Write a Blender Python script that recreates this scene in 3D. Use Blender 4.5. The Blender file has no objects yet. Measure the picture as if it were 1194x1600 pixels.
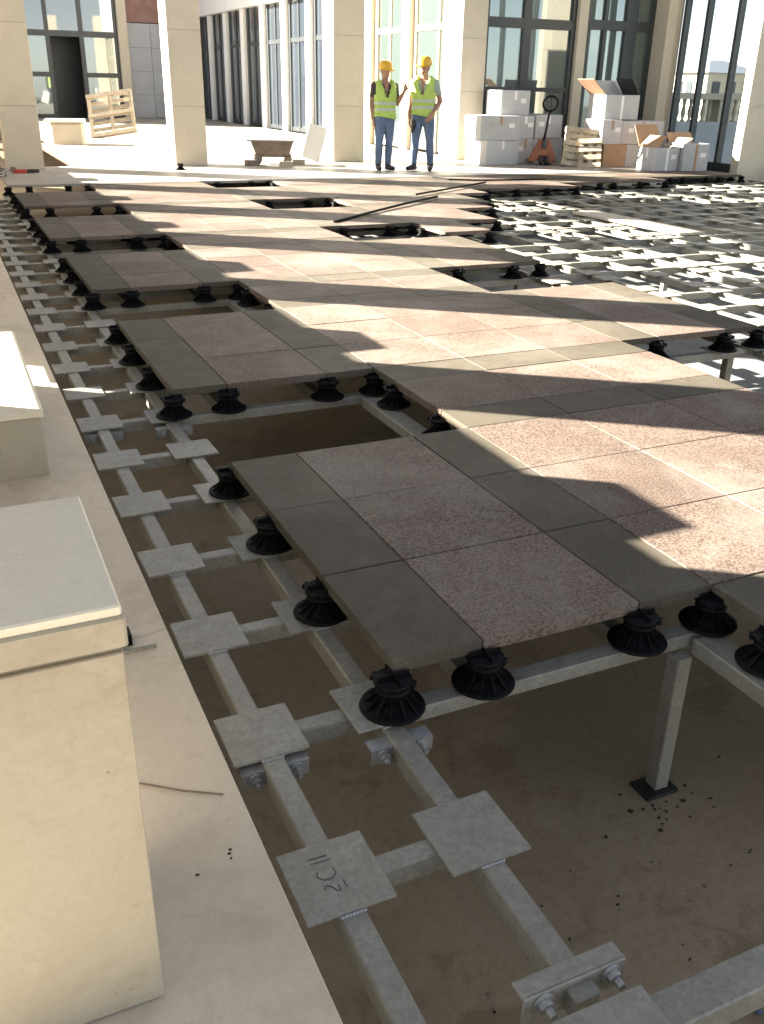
import bpy, math, random
from mathutils import Vector, Matrix
random.seed(7)
S = bpy.context.scene
C = S.collection
R = math.radians

# ------------------------------------------------------------------ camera
def make_camera():
    f, pit, rol, yaw = 1431.1, R(24.9976), R(1.1686), R(25.0155)
    fw = Vector((math.sin(yaw)*math.cos(pit), math.cos(yaw)*math.cos(pit), -math.sin(pit)))
    rt = Vector((math.cos(yaw), -math.sin(yaw), 0)); up = rt.cross(fw)
    r2 = rt*math.cos(rol)+up*math.sin(rol); u2 = -rt*math.sin(rol)+up*math.cos(rol)
    cd = bpy.data.cameras.new('camera'); co = bpy.data.objects.new('camera', cd); C.objects.link(co)
    m = Matrix((r2, u2, -fw)).transposed().to_4x4(); m.translation = (0, 0, 1.35)
    co.matrix_world = m
    cd.sensor_fit = 'VERTICAL'; cd.sensor_height = 24; cd.lens = 24*f/1600
    cd.clip_start = .05; cd.clip_end = 1000
    S.camera = co
make_camera()
# ------------------------------------------------------------------ sky, sun, exposure
SUN_EL = R(24); LX, LY = .808, -.59          # horizontal way the light travels
w = bpy.data.worlds.new('World'); S.world = w; w.use_nodes = True
nt = w.node_tree
sky = nt.nodes.new('ShaderNodeTexSky'); sky.sky_type = 'NISHITA'; sky.sun_disc = False
sky.sun_elevation = SUN_EL; sky.sun_rotation = math.atan2(-LX, -LY)
sky.air_density = .52; sky.dust_density = .35; sky.ozone_density = .6
bg = nt.nodes['Background']; bg.inputs[1].default_value = .05
bw = nt.nodes.new('ShaderNodeRGBToBW'); nt.links.new(sky.outputs[0], bw.inputs[0])
hz = nt.nodes.new('ShaderNodeMix'); hz.data_type = 'RGBA'; hz.inputs[0].default_value = .55      # thin haze whitens the blue
nt.links.new(sky.outputs[0], hz.inputs[6]); nt.links.new(bw.outputs[0], hz.inputs[7]); nt.links.new(hz.outputs[2], bg.inputs[0])
sd = bpy.data.lights.new('sun', 'SUN'); sd.energy = 5; sd.angle = R(.5); sd.color = (1, .985, .965)
so = bpy.data.objects.new('sun', sd); C.objects.link(so)
so.rotation_euler = Vector((LX*math.cos(SUN_EL), LY*math.cos(SUN_EL), -math.sin(SUN_EL))).to_track_quat('-Z', 'Y').to_euler()
so.location = (-8, 8, 9)
S.view_settings.view_transform = 'Standard'; S.view_settings.look = 'None'
S.view_settings.gamma = 1; S.view_settings.exposure = 3.15
S.view_settings.use_white_balance = True; S.view_settings.white_balance_temperature = 7200; S.view_settings.white_balance_tint = 10
S.render.resolution_x = 764; S.render.resolution_y = 1024

# ------------------------------------------------------------------ materials
def mat(name, base, rough=.6, metal=0, var=.15, scale=4., speck=None, bump=0., bscale=60., rnd=0., stain=None, spec=.5, stain2=None, pores=None, dust=None, spangle=0., cracks=None):
    """procedural: large tone drift + optional grain (dark colour, scale, amount) + optional stains"""
    m = bpy.data.materials.new(name); m.use_nodes = True
    n, l = m.node_tree.nodes, m.node_tree.links
    b = n['Principled BSDF']
    b.inputs['Metallic'].default_value = metal; b.inputs['Roughness'].default_value = rough
    b.inputs['Specular IOR Level'].default_value = spec
    tc = n.new('ShaderNodeTexCoord'); oi = n.new('ShaderNodeObjectInfo')
    ad = n.new('ShaderNodeVectorMath'); ad.operation = 'ADD'
    ml = n.new('ShaderNodeVectorMath'); ml.operation = 'SCALE'; ml.inputs['Scale'].default_value = 37.
    cb = n.new('ShaderNodeCombineXYZ')
    for k in range(3): l.new(oi.outputs['Random'], cb.inputs[k])
    l.new(cb.outputs[0], ml.inputs[0]); l.new(tc.outputs['Object'], ad.inputs[0]); l.new(ml.outputs[0], ad.inputs[1])
    V = ad.outputs[0]
    def noise(sc, det=4., ro=.6):
        t = n.new('ShaderNodeTexNoise'); t.inputs['Scale'].default_value = sc; t.inputs['Detail'].default_value = det
        t.inputs['Roughness'].default_value = ro; l.new(V, t.inputs['Vector']); return t.outputs['Fac']
    def ramp(s, a, c, ca=(0,0,0,1), cc=(1,1,1,1)):
        r = n.new('ShaderNodeValToRGB'); r.color_ramp.elements[0].position = a; r.color_ramp.elements[1].position = c
        r.color_ramp.elements[0].color = ca; r.color_ramp.elements[1].color = cc; l.new(s, r.inputs[0]); return r.outputs[0]
    def mix(fac, a, c, mode='MIX'):
        x = n.new('ShaderNodeMix'); x.data_type = 'RGBA'; x.blend_type = mode
        for s, v in ((0, fac), (6, a), (7, c)):
            if hasattr(v, 'is_output'): l.new(v, x.inputs[s])
            else: x.inputs[s].default_value = v
        return x.outputs[2]
    dk = tuple(max(0, c*(1-var)) for c in base)+(1,); lt = tuple(min(1, c*(1+var)) for c in base)+(1,)
    col = ramp(noise(scale, 5), .3, .7, dk, lt)
    if speck:
        sc, sgs, amt = speck[1], speck[0], speck[2]
        g = ramp(noise(sc, 2, .7), .42, .62)
        mm = n.new('ShaderNodeMath'); mm.operation = 'MULTIPLY'; l.new(g, mm.inputs[0]); mm.inputs[1].default_value = amt
        col = mix(mm.outputs[0], col, sgs+(1,))
    if stain:
        g = ramp(noise(stain[1], 6, .7), stain[3] if len(stain) > 3 else .52, .7)
        mm = n.new('ShaderNodeMath'); mm.operation = 'MULTIPLY'; l.new(g, mm.inputs[0]); mm.inputs[1].default_value = stain[2]
        col = mix(mm.outputs[0], col, stain[0]+(1,))
    if stain2:
        t = noise(stain2[1], 8, .75); g = ramp(t, stain2[3], stain2[3]+.06)
        mm = n.new('ShaderNodeMath'); mm.operation = 'MULTIPLY'; l.new(g, mm.inputs[0]); mm.inputs[1].default_value = stain2[2]
        col = mix(mm.outputs[0], col, stain2[0]+(1,))
    if pores:
        v = n.new('ShaderNodeTexVoronoi'); v.inputs['Scale'].default_value = pores[1]; v.inputs['Randomness'].default_value = 1; l.new(V, v.inputs['Vector'])
        g = ramp(v.outputs['Distance'], .05, .11, (1, 1, 1, 1), (0, 0, 0, 1)); k = ramp(noise(pores[1]*.12, 3), .48, .62)
        mm = n.new('ShaderNodeMath'); mm.operation = 'MULTIPLY'; l.new(g, mm.inputs[0]); l.new(k, mm.inputs[1])
        m2 = n.new('ShaderNodeMath'); m2.operation = 'MULTIPLY'; l.new(mm.outputs[0], m2.inputs[0]); m2.inputs[1].default_value = pores[2]
        col = mix(m2.outputs[0], col, pores[0]+(1,))
    if spangle:
        v = n.new('ShaderNodeTexVoronoi'); v.inputs['Scale'].default_value = 75.; l.new(V, v.inputs['Vector'])
        sp = n.new('ShaderNodeSeparateColor'); l.new(v.outputs['Color'], sp.inputs[0])
        mr = n.new('ShaderNodeMapRange'); l.new(sp.outputs[0], mr.inputs[0]); mr.inputs[3].default_value = 1-spangle; mr.inputs[4].default_value = 1+spangle
        hs = n.new('ShaderNodeHueSaturation'); l.new(mr.outputs[0], hs.inputs['Value']); l.new(col, hs.inputs['Color']); col = hs.outputs[0]
    gp = n.new('ShaderNodeNewGeometry')
    if cracks:
        wv = n.new('ShaderNodeTexNoise'); wv.inputs['Scale'].default_value = 3.; l.new(gp.outputs['Position'], wv.inputs['Vector'])
        av = n.new('ShaderNodeVectorMath'); av.operation = 'MULTIPLY_ADD'; l.new(wv.outputs['Color'], av.inputs[0]); av.inputs[1].default_value = (.35, .35, .35); l.new(gp.outputs['Position'], av.inputs[2])
        v = n.new('ShaderNodeTexVoronoi'); v.feature = 'DISTANCE_TO_EDGE'; v.inputs['Scale'].default_value = cracks[1]; l.new(av.outputs[0], v.inputs['Vector'])
        g = ramp(v.outputs['Distance'], .0, .008, (1, 1, 1, 1), (0, 0, 0, 1)); k = ramp(noise(1.3, 3), .5, .6)
        mm = n.new('ShaderNodeMath'); mm.operation = 'MULTIPLY'; l.new(g, mm.inputs[0]); l.new(k, mm.inputs[1])
        m2 = n.new('ShaderNodeMath'); m2.operation = 'MULTIPLY'; l.new(mm.outputs[0], m2.inputs[0]); m2.inputs[1].default_value = cracks[2]
        col = mix(m2.outputs[0], col, cracks[0]+(1,))
    if dust:
        for sc, am, th in dust[1]:
            t = n.new('ShaderNodeTexNoise'); t.inputs['Scale'].default_value = sc; t.inputs['Detail'].default_value = 9; t.inputs['Roughness'].default_value = .72; t.inputs['Distortion'].default_value = .6
            l.new(gp.outputs['Position'], t.inputs['Vector']); g = ramp(t.outputs['Fac'], th, th+.16)
            mm = n.new('ShaderNodeMath'); mm.operation = 'MULTIPLY'; l.new(g, mm.inputs[0]); mm.inputs[1].default_value = am
            col = mix(mm.outputs[0], col, dust[0]+(1,))
    if rnd:
        mr = n.new('ShaderNodeMapRange'); l.new(oi.outputs['Random'], mr.inputs[0])
        mr.inputs[3].default_value = 1-rnd; mr.inputs[4].default_value = 1+rnd
        hs = n.new('ShaderNodeHueSaturation'); l.new(mr.outputs[0], hs.inputs['Value']); l.new(col, hs.inputs['Color']); col = hs.outputs[0]
    l.new(col, b.inputs['Base Color'])
    rr = n.new('ShaderNodeMapRange'); l.new(noise(scale*3, 4), rr.inputs[0])
    rr.inputs[3].default_value = max(.02, rough-.12); rr.inputs[4].default_value = min(1, rough+.12); l.new(rr.outputs[0], b.inputs['Roughness'])
    if bump:
        bp = n.new('ShaderNodeBump'); bp.inputs['Strength'].default_value = bump; bp.inputs['Distance'].default_value = .004
        l.new(noise(bscale, 5, .7), bp.inputs['Height']); l.new(bp.outputs[0], b.inputs['Normal'])
    return m

M = {}
M['pink'] = mat('pink_granite', (.196, .149, .119), .65, var=.12, scale=2.5, speck=((.045, .028, .021), 115., .8), bump=.25, bscale=160., rnd=.12, stain=((.235, .195, .16), 2.2, .35), spec=.1, dust=((.285, .255, .215), [(1.1, .4, .48), (7., .35, .57)]))
M['grey'] = mat('grey_granite', (.103, .089, .066), .65, var=.16, scale=3., speck=((.06, .052, .04), 130., .5), bump=.2, bscale=160., rnd=.14, stain=((.10, .088, .068), 2.5, .4), spec=.1, dust=((.20, .178, .142), [(1.1, .35, .5), (7., .35, .57)]))
M['pale'] = mat('pale_floor_stone', (.32, .292, .25), .5, var=.1, scale=1.5, speck=((.28, .25, .2), 60., .3), stain=((.3, .26, .21), 1., .4), spec=.3)
M['lime'] = mat('cream_limestone', (.53, .47, .365), .65, var=.06, scale=3., speck=((.47, .40, .30), 70., .3), bump=.12, bscale=90., rnd=.04, stain=((.475, .40, .295), 1.6, .5), stain2=((.44, .36, .26), 3.5, .35, .62), pores=((.26, .19, .12), 55., .6))
M['lit_top'] = mat('lit_top_limestone', (.80, .71, .54), .6, var=.05, scale=2., speck=((.66, .58, .44), 80., .3), bump=.1, bscale=90., stain=((.66, .57, .43), 2., .5), pores=((.4, .3, .2), 50., .6))  # limestone lightened for upward faces, their brighter light put into the colour
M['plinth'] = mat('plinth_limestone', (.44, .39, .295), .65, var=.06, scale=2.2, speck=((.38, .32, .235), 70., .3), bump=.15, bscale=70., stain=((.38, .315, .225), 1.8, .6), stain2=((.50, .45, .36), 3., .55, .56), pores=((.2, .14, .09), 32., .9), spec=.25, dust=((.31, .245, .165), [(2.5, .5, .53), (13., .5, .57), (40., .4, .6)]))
M['ledge'] = mat('ledge_limestone', (.74, .635, .475), .6, var=.09, scale=2., speck=((.62, .51, .38), 60., .3), bump=.12, bscale=60., stain=((.56, .455, .34), 1.3, .7), stain2=((.50, .40, .29), 4., .35, .60), pores=((.33, .25, .17), 40., .5), spec=.25, dust=((.47, .37, .27), [(2.2, .5, .52), (10., .45, .57), (35., .35, .6)]), cracks=((.38, .29, .2), .7, .5))
M['steel'] = mat('galvanised_steel', (.292, .277, .228), .42, metal=.12, var=.14, scale=14., speck=((.215, .205, .172), 90., .5), rnd=.09, stain=((.20, .186, .15), 7., .55), stain2=((.20, .15, .10), 9., .35, .62), bump=.1, bscale=120., spangle=.10, spec=.35, dust=((.33, .29, .225), [(3., .4, .5), (14., .3, .56)]))
M['zinc'] = mat('bright_zinc', (.36, .36, .345), .42, metal=.5, var=.18, scale=30., stain=((.2, .19, .17), 20., .5))
M['slab'] = mat('dusty_concrete', (.34, .268, .178), .8, var=.16, scale=1.2, speck=((.25, .19, .12), 40., .4), bump=.35, bscale=25., stain=((.41, .335, .235), .9, .5), stain2=((.215, .155, .095), 2.3, .55, .56), pores=((.10, .07, .045), 14., .8), spec=.12, dust=((.47, .39, .29), [(.9, .45, .52), (5., .4, .60)]), cracks=((.14, .10, .06), .7, .3))
M['membrane'] = mat('grey_membrane', (.185, .195, .195), .7, var=.2, scale=1.5, speck=((.12, .125, .125), 40., .4), stain=((.25, .25, .24), .8, .5), spec=.2, dust=((.3, .29, .27), [(1.2, .4, .55)]))
M['ground'] = mat('far_ground', (.17, .165, .15), .9, var=.2, scale=.05)
M['plastic'] = mat('black_plastic', (.0035, .0035, .004), .55, var=.1, scale=20., spec=.16, stain=((.012, .011, .010), 9., .5))
M['dark'] = mat('dark_metal_frame', (.028, .034, .036), .4, var=.1)
M['bitumen'] = mat('bitumen', (.012, .011, .010), .7, var=.2, scale=20., bump=.6)
M['grime'] = mat('grime', (.03, .022, .016), .9, var=.3, scale=30.)
M['bluebit'] = mat('blue_scrap', (.07, .10, .15), .6)
M['pencil'] = mat('pencil_mark', (.10, .095, .08), .8)
M['carton'] = mat('white_carton', (.43, .43, .425), .75, var=.05, scale=5., rnd=.08, stain=((.36, .35, .335), 3., .4), stain2=((.33, .31, .28), 6., .35, .6))
M['kraft'] = mat('brown_carton', (.36, .22, .13), .8, var=.1, scale=6., stain=((.25, .15, .09), 5., .4))
M['wood'] = mat('pallet_wood', (.42, .35, .25), .8, var=.2, scale=9., rnd=.15, stain=((.28, .2, .12), 6., .5))
M['orange'] = mat('worn_orange_paint', (.30, .10, .045), .55, var=.2, scale=8., stain=((.2, .09, .05), 7., .6))
M['rust'] = mat('dull_brown_metal', (.20, .155, .12), .7, var=.25, scale=8.)
M['foam'] = mat('white_board', (.75, .73, .69), .7, var=.04)
M['hose'] = mat('black_rubber', (.02, .02, .02), .6)
M['redp'] = mat('red_plastic', (.42, .03, .02), .45)
M['cladding'] = mat('grey_cladding', (.40, .41, .43), .6, var=.07, scale=1.5, rnd=.05, stain=((.3, .3, .31), 1., .4))
M['redband'] = mat('red_brown_panel', (.27, .15, .125), .7, var=.25, scale=2.)
M['skin'] = mat('skin', (.36, .19, .13), .55, var=.08, scale=10.)
M['vest'] = mat('lime_vest_fabric', (.40, .56, .12), .7, var=.08, scale=14., bump=.3, bscale=30.)
M['tape'] = mat('silver_reflective_tape', (.42, .47, .40), .4, var=.05)
M['jeans'] = mat('worn_denim', (.10, .15, .24), .8, var=.25, scale=7., stain=((.3, .34, .4), 4., .6), bump=.3, bscale=25.)
M['boots'] = mat('dark_boots', (.03, .028, .035), .6)
M['helmet'] = mat('yellow_helmet', (.72, .40, .03), .35, var=.05)
M['tshirt'] = mat('dark_tshirt', (.06, .045, .045), .8)
M['polo'] = mat('grey_green_polo', (.33, .40, .34), .8)
M['hair'] = mat('dark_hair', (.02, .015, .012), .7)
M['roofing'] = mat('slate_roof', (.22, .24, .27), .6)

def glass(name, tint, refl, rough=.02):
    m = bpy.data.materials.new(name); m.use_nodes = True
    n, l = m.node_tree.nodes, m.node_tree.links
    b = n['Principled BSDF']; b.inputs['Base Color'].default_value = tint+(1,); b.inputs['Roughness'].default_value = .35
    g = n.new('ShaderNodeBsdfGlossy'); g.inputs['Color'].default_value = (.86, .93, .93, 1); g.inputs['Roughness'].default_value = rough
    fr = n.new('ShaderNodeFresnel'); fr.inputs['IOR'].default_value = 1.52
    ma = n.new('ShaderNodeMath'); ma.operation = 'ADD'; ma.use_clamp = True; l.new(fr.outputs[0], ma.inputs[0]); ma.inputs[1].default_value = refl
    tc = n.new('ShaderNodeTexCoord'); tx = n.new('ShaderNodeTexNoise'); tx.inputs['Scale'].default_value = .8; l.new(tc.outputs['Object'], tx.inputs['Vector'])
    bp = n.new('ShaderNodeBump'); bp.inputs['Strength'].default_value = .05; bp.inputs['Distance'].default_value = .02
    l.new(tx.outputs['Fac'], bp.inputs['Height']); l.new(bp.outputs[0], g.inputs['Normal'])
    mx = n.new('ShaderNodeMixShader'); l.new(ma.outputs[0], mx.inputs[0]); l.new(b.outputs[0], mx.inputs[1]); l.new(g.outputs[0], mx.inputs[2])
    l.new(mx.outputs[0], n['Material Output'].inputs[0])
    return m
M['glass'] = glass('green_tinted_glass', (.042, .068, .060), .15)
def clear_glass(name):
    m = bpy.data.materials.new(name); m.use_nodes = True; n, l = m.node_tree.nodes, m.node_tree.links
    t = n.new('ShaderNodeBsdfTransparent'); t.inputs[0].default_value = (.90, .95, .96, 1)
    g = n.new('ShaderNodeBsdfGlossy'); g.inputs['Roughness'].default_value = .01
    lw = n.new('ShaderNodeLayerWeight'); fr = n.new('ShaderNodeMath'); fr.operation = 'POWER'; l.new(lw.outputs['Facing'], fr.inputs[0]); fr.inputs[1].default_value = 3.
    mx = n.new('ShaderNodeMixShader'); l.new(fr.outputs[0], mx.inputs[0]); l.new(t.outputs[0], mx.inputs[1]); l.new(g.outputs[0], mx.inputs[2])
    l.new(mx.outputs[0], n['Material Output'].inputs[0]); return m
M['clear'] = clear_glass('clear_glass')
M['bluegl'] = glass('dark_blue_glass', (.02, .03, .045), .12)

# ------------------------------------------------------------------ mesh helpers
class MB:
    def __init__(s): s.v = []; s.f = []; s.sm = []
    def add(s, vs, fs, smooth=False):
        o = len(s.v); s.v += [tuple(q) for q in vs]; s.f += [tuple(i+o for i in q) for q in fs]; s.sm += [smooth]*len(fs); return s
    def box(s, x0, x1, y0, y1, z0, z1, mtx=None, c=0.):
        if c:   # chamfered on every vertical and upper edge
            def ring(i, z): return [(x0+i, y0+c, z), (x0+c, y0+i, z), (x1-c, y0+i, z), (x1-i, y0+c, z), (x1-i, y1-c, z), (x1-c, y1-i, z), (x0+c, y1-i, z), (x0+i, y1-c, z)]
            vs = ring(0, z0)+ring(0, z1-c)+[(x0+c, y0+c, z1), (x1-c, y0+c, z1), (x1-c, y1-c, z1), (x0+c, y1-c, z1)]
            fs = [(7,6,5,4,3,2,1,0)]
            for k in range(8): fs.append((k, (k+1) % 8, 8+(k+1) % 8, 8+k))
            fs += [(9,10,17,16), (11,12,18,17), (13,14,19,18), (15,8,16,19), (8,9,16), (10,11,17), (12,13,18), (14,15,19), (16,17,18,19)]
        else:
            vs = [(x0,y0,z0),(x1,y0,z0),(x1,y1,z0),(x0,y1,z0),(x0,y0,z1),(x1,y0,z1),(x1,y1,z1),(x0,y1,z1)]
            fs = [(3,2,1,0),(4,5,6,7),(0,1,5,4),(1,2,6,5),(2,3,7,6),(3,0,4,7)]
        if mtx is not None: vs = [mtx @ Vector(q) for q in vs]
        return s.add(vs, fs)
    def cone(s, p0, p1, r0, r1, n=12, cap=True, smooth=True):
        p0, p1 = Vector(p0), Vector(p1); d = (p1-p0).normalized()
        a = d.orthogonal().normalized(); b = d.cross(a)
        vs = []
        for p, r in ((p0, r0), (p1, r1)):
            for k in range(n): t = 2*math.pi*k/n; vs.append(p+a*(r*math.cos(t))+b*(r*math.sin(t)))
        s.add(vs, [(k, (k+1) % n, n+(k+1) % n, n+k) for k in range(n)], smooth)
        if cap: s.add(vs[:n], [tuple(range(n))[::-1]]); s.add(vs[n:], [tuple(range(n))])
        return s
    def lathe(s, prof, n=24, o=(0,0,0), sx=1, sy=1, smooth=True):
        vs = [(o[0]+r*sx*math.cos(2*math.pi*k/n), o[1]+r*sy*math.sin(2*math.pi*k/n), o[2]+z) for r, z in prof for k in range(n)]
        fs = [(j*n+k, j*n+(k+1) % n, (j+1)*n+(k+1) % n, (j+1)*n+k) for j in range(len(prof)-1) for k in range(n)]
        return s.add(vs, fs, smooth)
    def ball(s, c, r, n=12, m=8, mtx=None):
        vs = []; rx, ry, rz = (r, r, r) if not hasattr(r, '__len__') else r
        for j in range(m+1):
            ph = math.pi*j/m
            for k in range(n):
                t = 2*math.pi*k/n; q = Vector((rx*math.sin(ph)*math.cos(t), ry*math.sin(ph)*math.sin(t), rz*math.cos(ph)))
                if mtx is not None: q = mtx @ q
                vs.append(q+Vector(c))
        return s.add(vs, [(j*n+k, (j+1)*n+k, (j+1)*n+(k+1) % n, j*n+(k+1) % n) for j in range(m) for k in range(n)], True)
    def limb(s, pts):     # chain of (point, radius): tapered capsules
        for (p, r), (q, t) in zip(pts, pts[1:]): s.cone(p, q, r, t, 14)
        for p, r in pts: s.ball(p, r, 14, 8)
        return s
    def tube(s, pts, r, n=8):
        for a, b in zip(pts, pts[1:]): s.cone(a, b, r, r, n)
        return s
    def mesh(s, name):
        me = bpy.data.meshes.new(name); me.from_pydata(s.v, [], s.f)
        me.polygons.foreach_set('use_smooth', s.sm); me.update(); return me
    def build(s, name, m, parent=None, loc=None, rot=None):
        me = s.mesh(name); me.materials.append(M[m]); return link(name, me, parent, loc, rot)
def link(name, me, parent=None, loc=None, rot=None):
    o = bpy.data.objects.new(name, me); C.objects.link(o)
    if parent: o.parent = parent
    if loc: o.location = loc
    if rot: o.rotation_euler = rot
    return o
def empty(name, loc=(0,0,0), rz=0):
    o = bpy.data.objects.new(name, None); C.objects.link(o); o.location = loc; o.rotation_euler = (0, 0, rz); o.empty_display_size = .1; return o
def tag(o, label, cat, group=None):
    o['label'] = label; o['category'] = cat
    if group: o['group'] = group
    return o
def struct(o): o['kind'] = 'structure'; return o
def stuff(o): o['kind'] = 'stuff'; return o
ORD = ['first', 'second', 'third', 'fourth', 'fifth', 'sixth', 'seventh', 'eighth', 'ninth', 'tenth', 'eleventh', 'twelfth']
def nth(i): return ORD[i] if i < len(ORD) else '%dth' % (i+1)

ZP = -.127       # top of the steel pads
ZL = -.117       # ledge
ZS = -.69        # concrete slab
TH = .036        # paver thickness

# ------------------------------------------------------------------ ground
g = MB().box(-.9, 4.85, -2.5, 46, ZS-.4, ZS); struct(g.build('concrete_slab', 'slab'))
g = MB().box(4.851, 15.9, -2.5, 46, ZS-.4, ZS-.002); struct(g.build('membrane_floor', 'membrane'))
g = MB(); g.add([(-300,-300,-5),(300,-300,-5),(300,300,-5),(-300,300,-5)], [(0,1,2,3)]); struct(g.build('ground', 'ground'))

# ------------------------------------------------------------------ paving grid
XC = [.866]
XT = []
def addx(ws):
    for t, wd in ws: XT.append(t); XC.append(XC[-1]+wd)
addx([('D', .272), ('P', .525), ('D', .27), ('P', .535), ('P', .535), ('P', .535), ('D', .277), ('P', .535), ('D', .275)])
for _ in range(4): addx([('P', .535)]*3+[('D', .275), ('P', .535), ('D', .275)])
YC = [1.775-2.5]; YT = []
for _ in range(16):
    for t, wd in (('P', .5), ('P', .5), ('P', .5), ('D', .25), ('P', .5), ('D', .25)): YT.append(t); YC.append(YC[-1]+wd)
def present(i, j):
    if i < 0 or j < 0 or i >= len(XT) or j >= len(YT): return False
    x, y = (XC[i]+XC[i+1])/2, (YC[j]+YC[j+1])/2; k = j % 6
    if y > 38.9 or x > 14.6: return False
    if y > 17.3:
        return 2.4 < x < 10
    if i <= 2: return y > 1.775 and not (k >= 3 and y < 14.4)
    if i <= 5: return y > .775
    if i <= 8: return y > 4.275 and not (k >= 3 and y < 14.4)
    if i == 9: return y > 8.5
    if i == 10: return y > 9.275
    if i == 11: return y > 10.275
    if i == 12: return y > 10.775
    if i == 13: return y > 11.775
    if x < 9: return y > 12.5
    if x < 11: return y > 12.75
    return y > 13.27 and x < 13.3
paving = struct(empty('raised_paving'))
tile_cache = {}
far = {'pink': MB(), 'grey': MB(), 'pale': MB()}
ntile = 0
G = .0035
for j in range(len(YT)):
    for i in range(len(XT)):
        if not present(i, j): continue
        m = 'pale' if YC[j] > 14.2 else 'pink' if XT[i] == 'P' and YT[j] == 'P' else 'grey'
        wx, wy = XC[i+1]-XC[i], YC[j+1]-YC[j]; cx, cy = (XC[i]+XC[i+1])/2, (YC[j]+YC[j+1])/2
        dz = random.uniform(-.0012, .0012)
        if cy < 10.3 and ntile < 290 or (cy < 17 and cy < 10.3):
            key = (round(wx, 3), round(wy, 3), m)
            if key not in tile_cache:
                b = MB().box(-wx/2+G/2, wx/2-G/2, -wy/2+G/2, wy/2-G/2, -TH, 0, c=.0022)
                me = b.mesh('tile'); me.materials.append(M[m]); tile_cache[key] = me
            o = link('tile', tile_cache[key], paving, (cx, cy, dz), (random.uniform(-.0015, .0015), random.uniform(-.0015, .0015), random.uniform(-.002, .002)))
            ntile += 1
        else:
            far[m].box(XC[i]+G/2, XC[i+1]-G/2, YC[j]+G/2, YC[j+1]-G/2, -TH, dz)
for m in far: stuff(far[m].build('distant_tile', m, paving))

# ------------------------------------------------------------------ steel sub-frame
frame = tag(empty('steel_subframe', (.84, 1.3, ZP)), 'galvanised steel grid of tubes and square pads carrying the raised paving', 'steel frame')
FO = Vector((.84, 1.3, ZP))
def fbuild(b, name, m, parent=None):
    o = b.build(name, m, parent or frame)
    if parent is None: o.location = -FO
    return o
PADT = .007
pad_me = MB().box(-.096, .096, -.096, .096, -PADT, 0, c=.0015).mesh('pad'); pad_me.materials.append(M['steel'])
npad = 0; padfar = MB()
padset = set()
def pad(x, y, first=False):
    global npad
    key = (round(x, 2), round(y, 2))
    if key in padset: return None
    padset.add(key)
    a = random.uniform(-.02, .02)
    if npad < 295 and y < 11.4:
        npad += 1
        return link('pad', pad_me, frame, (x-FO.x, y-FO.y, random.uniform(-.002, .001)), (0, 0, a))
    padfar.box(x-.096, x+.096, y-.096, y+.096, ZP-PADT, ZP+random.uniform(-.002, .001))
def tube(x0, x1, y0, y1, wd=.055, h=.058, z=None):
    z = ZP-PADT-.001 if z is None else z
    b = MB()
    if abs(x1-x0) > abs(y1-y0): b.box(x0, x1, y0-wd/2, y0+wd/2, z-h, z, c=.004)
    else: b.box(x0-wd/2, x0+wd/2, y0, y1, z-h, z, c=.004)
    return fbuild(b, 'tube', 'steel')
XA, XB = .515, .835
yr = [.745]+[.797+.5*k for k in range(1, 27)]
for k, y in enumerate(yr):
    p1 = pad(XA, y) if y > 1 else None
    p2 = pad(XB, y)
    tube(XA+.03, XB-.03, y, y, .05, .05, ZP-PADT-.002)
    if k == 1: marked_pad = p1
tube(XA, XA, -.2, 14.5); tube(XB, XB, .86, 14.5)
tube(XB+.05, 1.95, .785, .785, .075, .06, ZP-PADT-.003)          # beam along the bottom of the picture
for n in range(6):
    for off in (0, -1):
        y = 1.765+2.5*n+off*1.0+(.02 if off else 0)
        if y < 1: continue
        tube(XB+.03, 1.93, y, y, .06, .042, ZP-.006)              # cross beams at the edges of the holes
        for xx in (1.138, 1.663): pass
    tube(1.885, 1.885, 1.765+2.5*n-.95, 1.765+2.5*n-.05, .10, .05, ZP-.006)
# the wide open field on the right
def corner_open(i, j): return not (present(i-1, j-1) and present(i, j-1) and present(i-1, j) and present(i, j))
for i in range(6, len(XC)):
    for j in range(len(YC)):
        x, y = XC[i], YC[j]
        if y < 2.4 or y > 14.4 or x > 14.3: continue
        if y < 4.2 and x < 4.3 and i in (7,): continue
        if not corner_open(i, j): continue
        if (x-3.4)*.9 > (y-.2)*1.75: continue                     # outside the picture
        k = j % 6
        if i in (7, 8) and k in (4, 5) and y < 14: continue       # inside an open crossing
        pad(x, y)
for i in range(6, len(XC)):
    x = XC[i]
    if x > 14.3: break
    if i in (7, 8): continue
    tube(x, x, max(2.4, x*.52), 13.6 if i > 9 else 14.3, .05, .055)
for j in range(len(YC)):
    y = YC[j]
    if 2.4 < y < 13.4 and not (j % 6 in (4, 5)): tube(3.56, min(14.2, y*2.0+3), y, y, .05, .05, ZP-PADT-.002)
for y in (1.297, 1.797, 2.297, 2.797):
    for x in (XA, XB):
        for sy in (-1, 1):
            wb = MB()
            for k in range(7): wb.ball((x-.024+k*.008, y+sy*.0985, ZP-PADT-.001), (.006, .005, .005), 7, 4)
            fbuild(wb, 'weld_bead', 'zinc')
if padfar.v: stuff(fbuild(padfar, 'pad', 'steel'))
tag(MB().box(-.19, .19, -1.0, 1.0, .001, .028, c=.003).build('loose_board', 'lime', None, (7.66, 9.3, ZP+.002), (0, 0, .02)), 'long pale board lying on the steel pads in the open grid', 'board')
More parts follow.
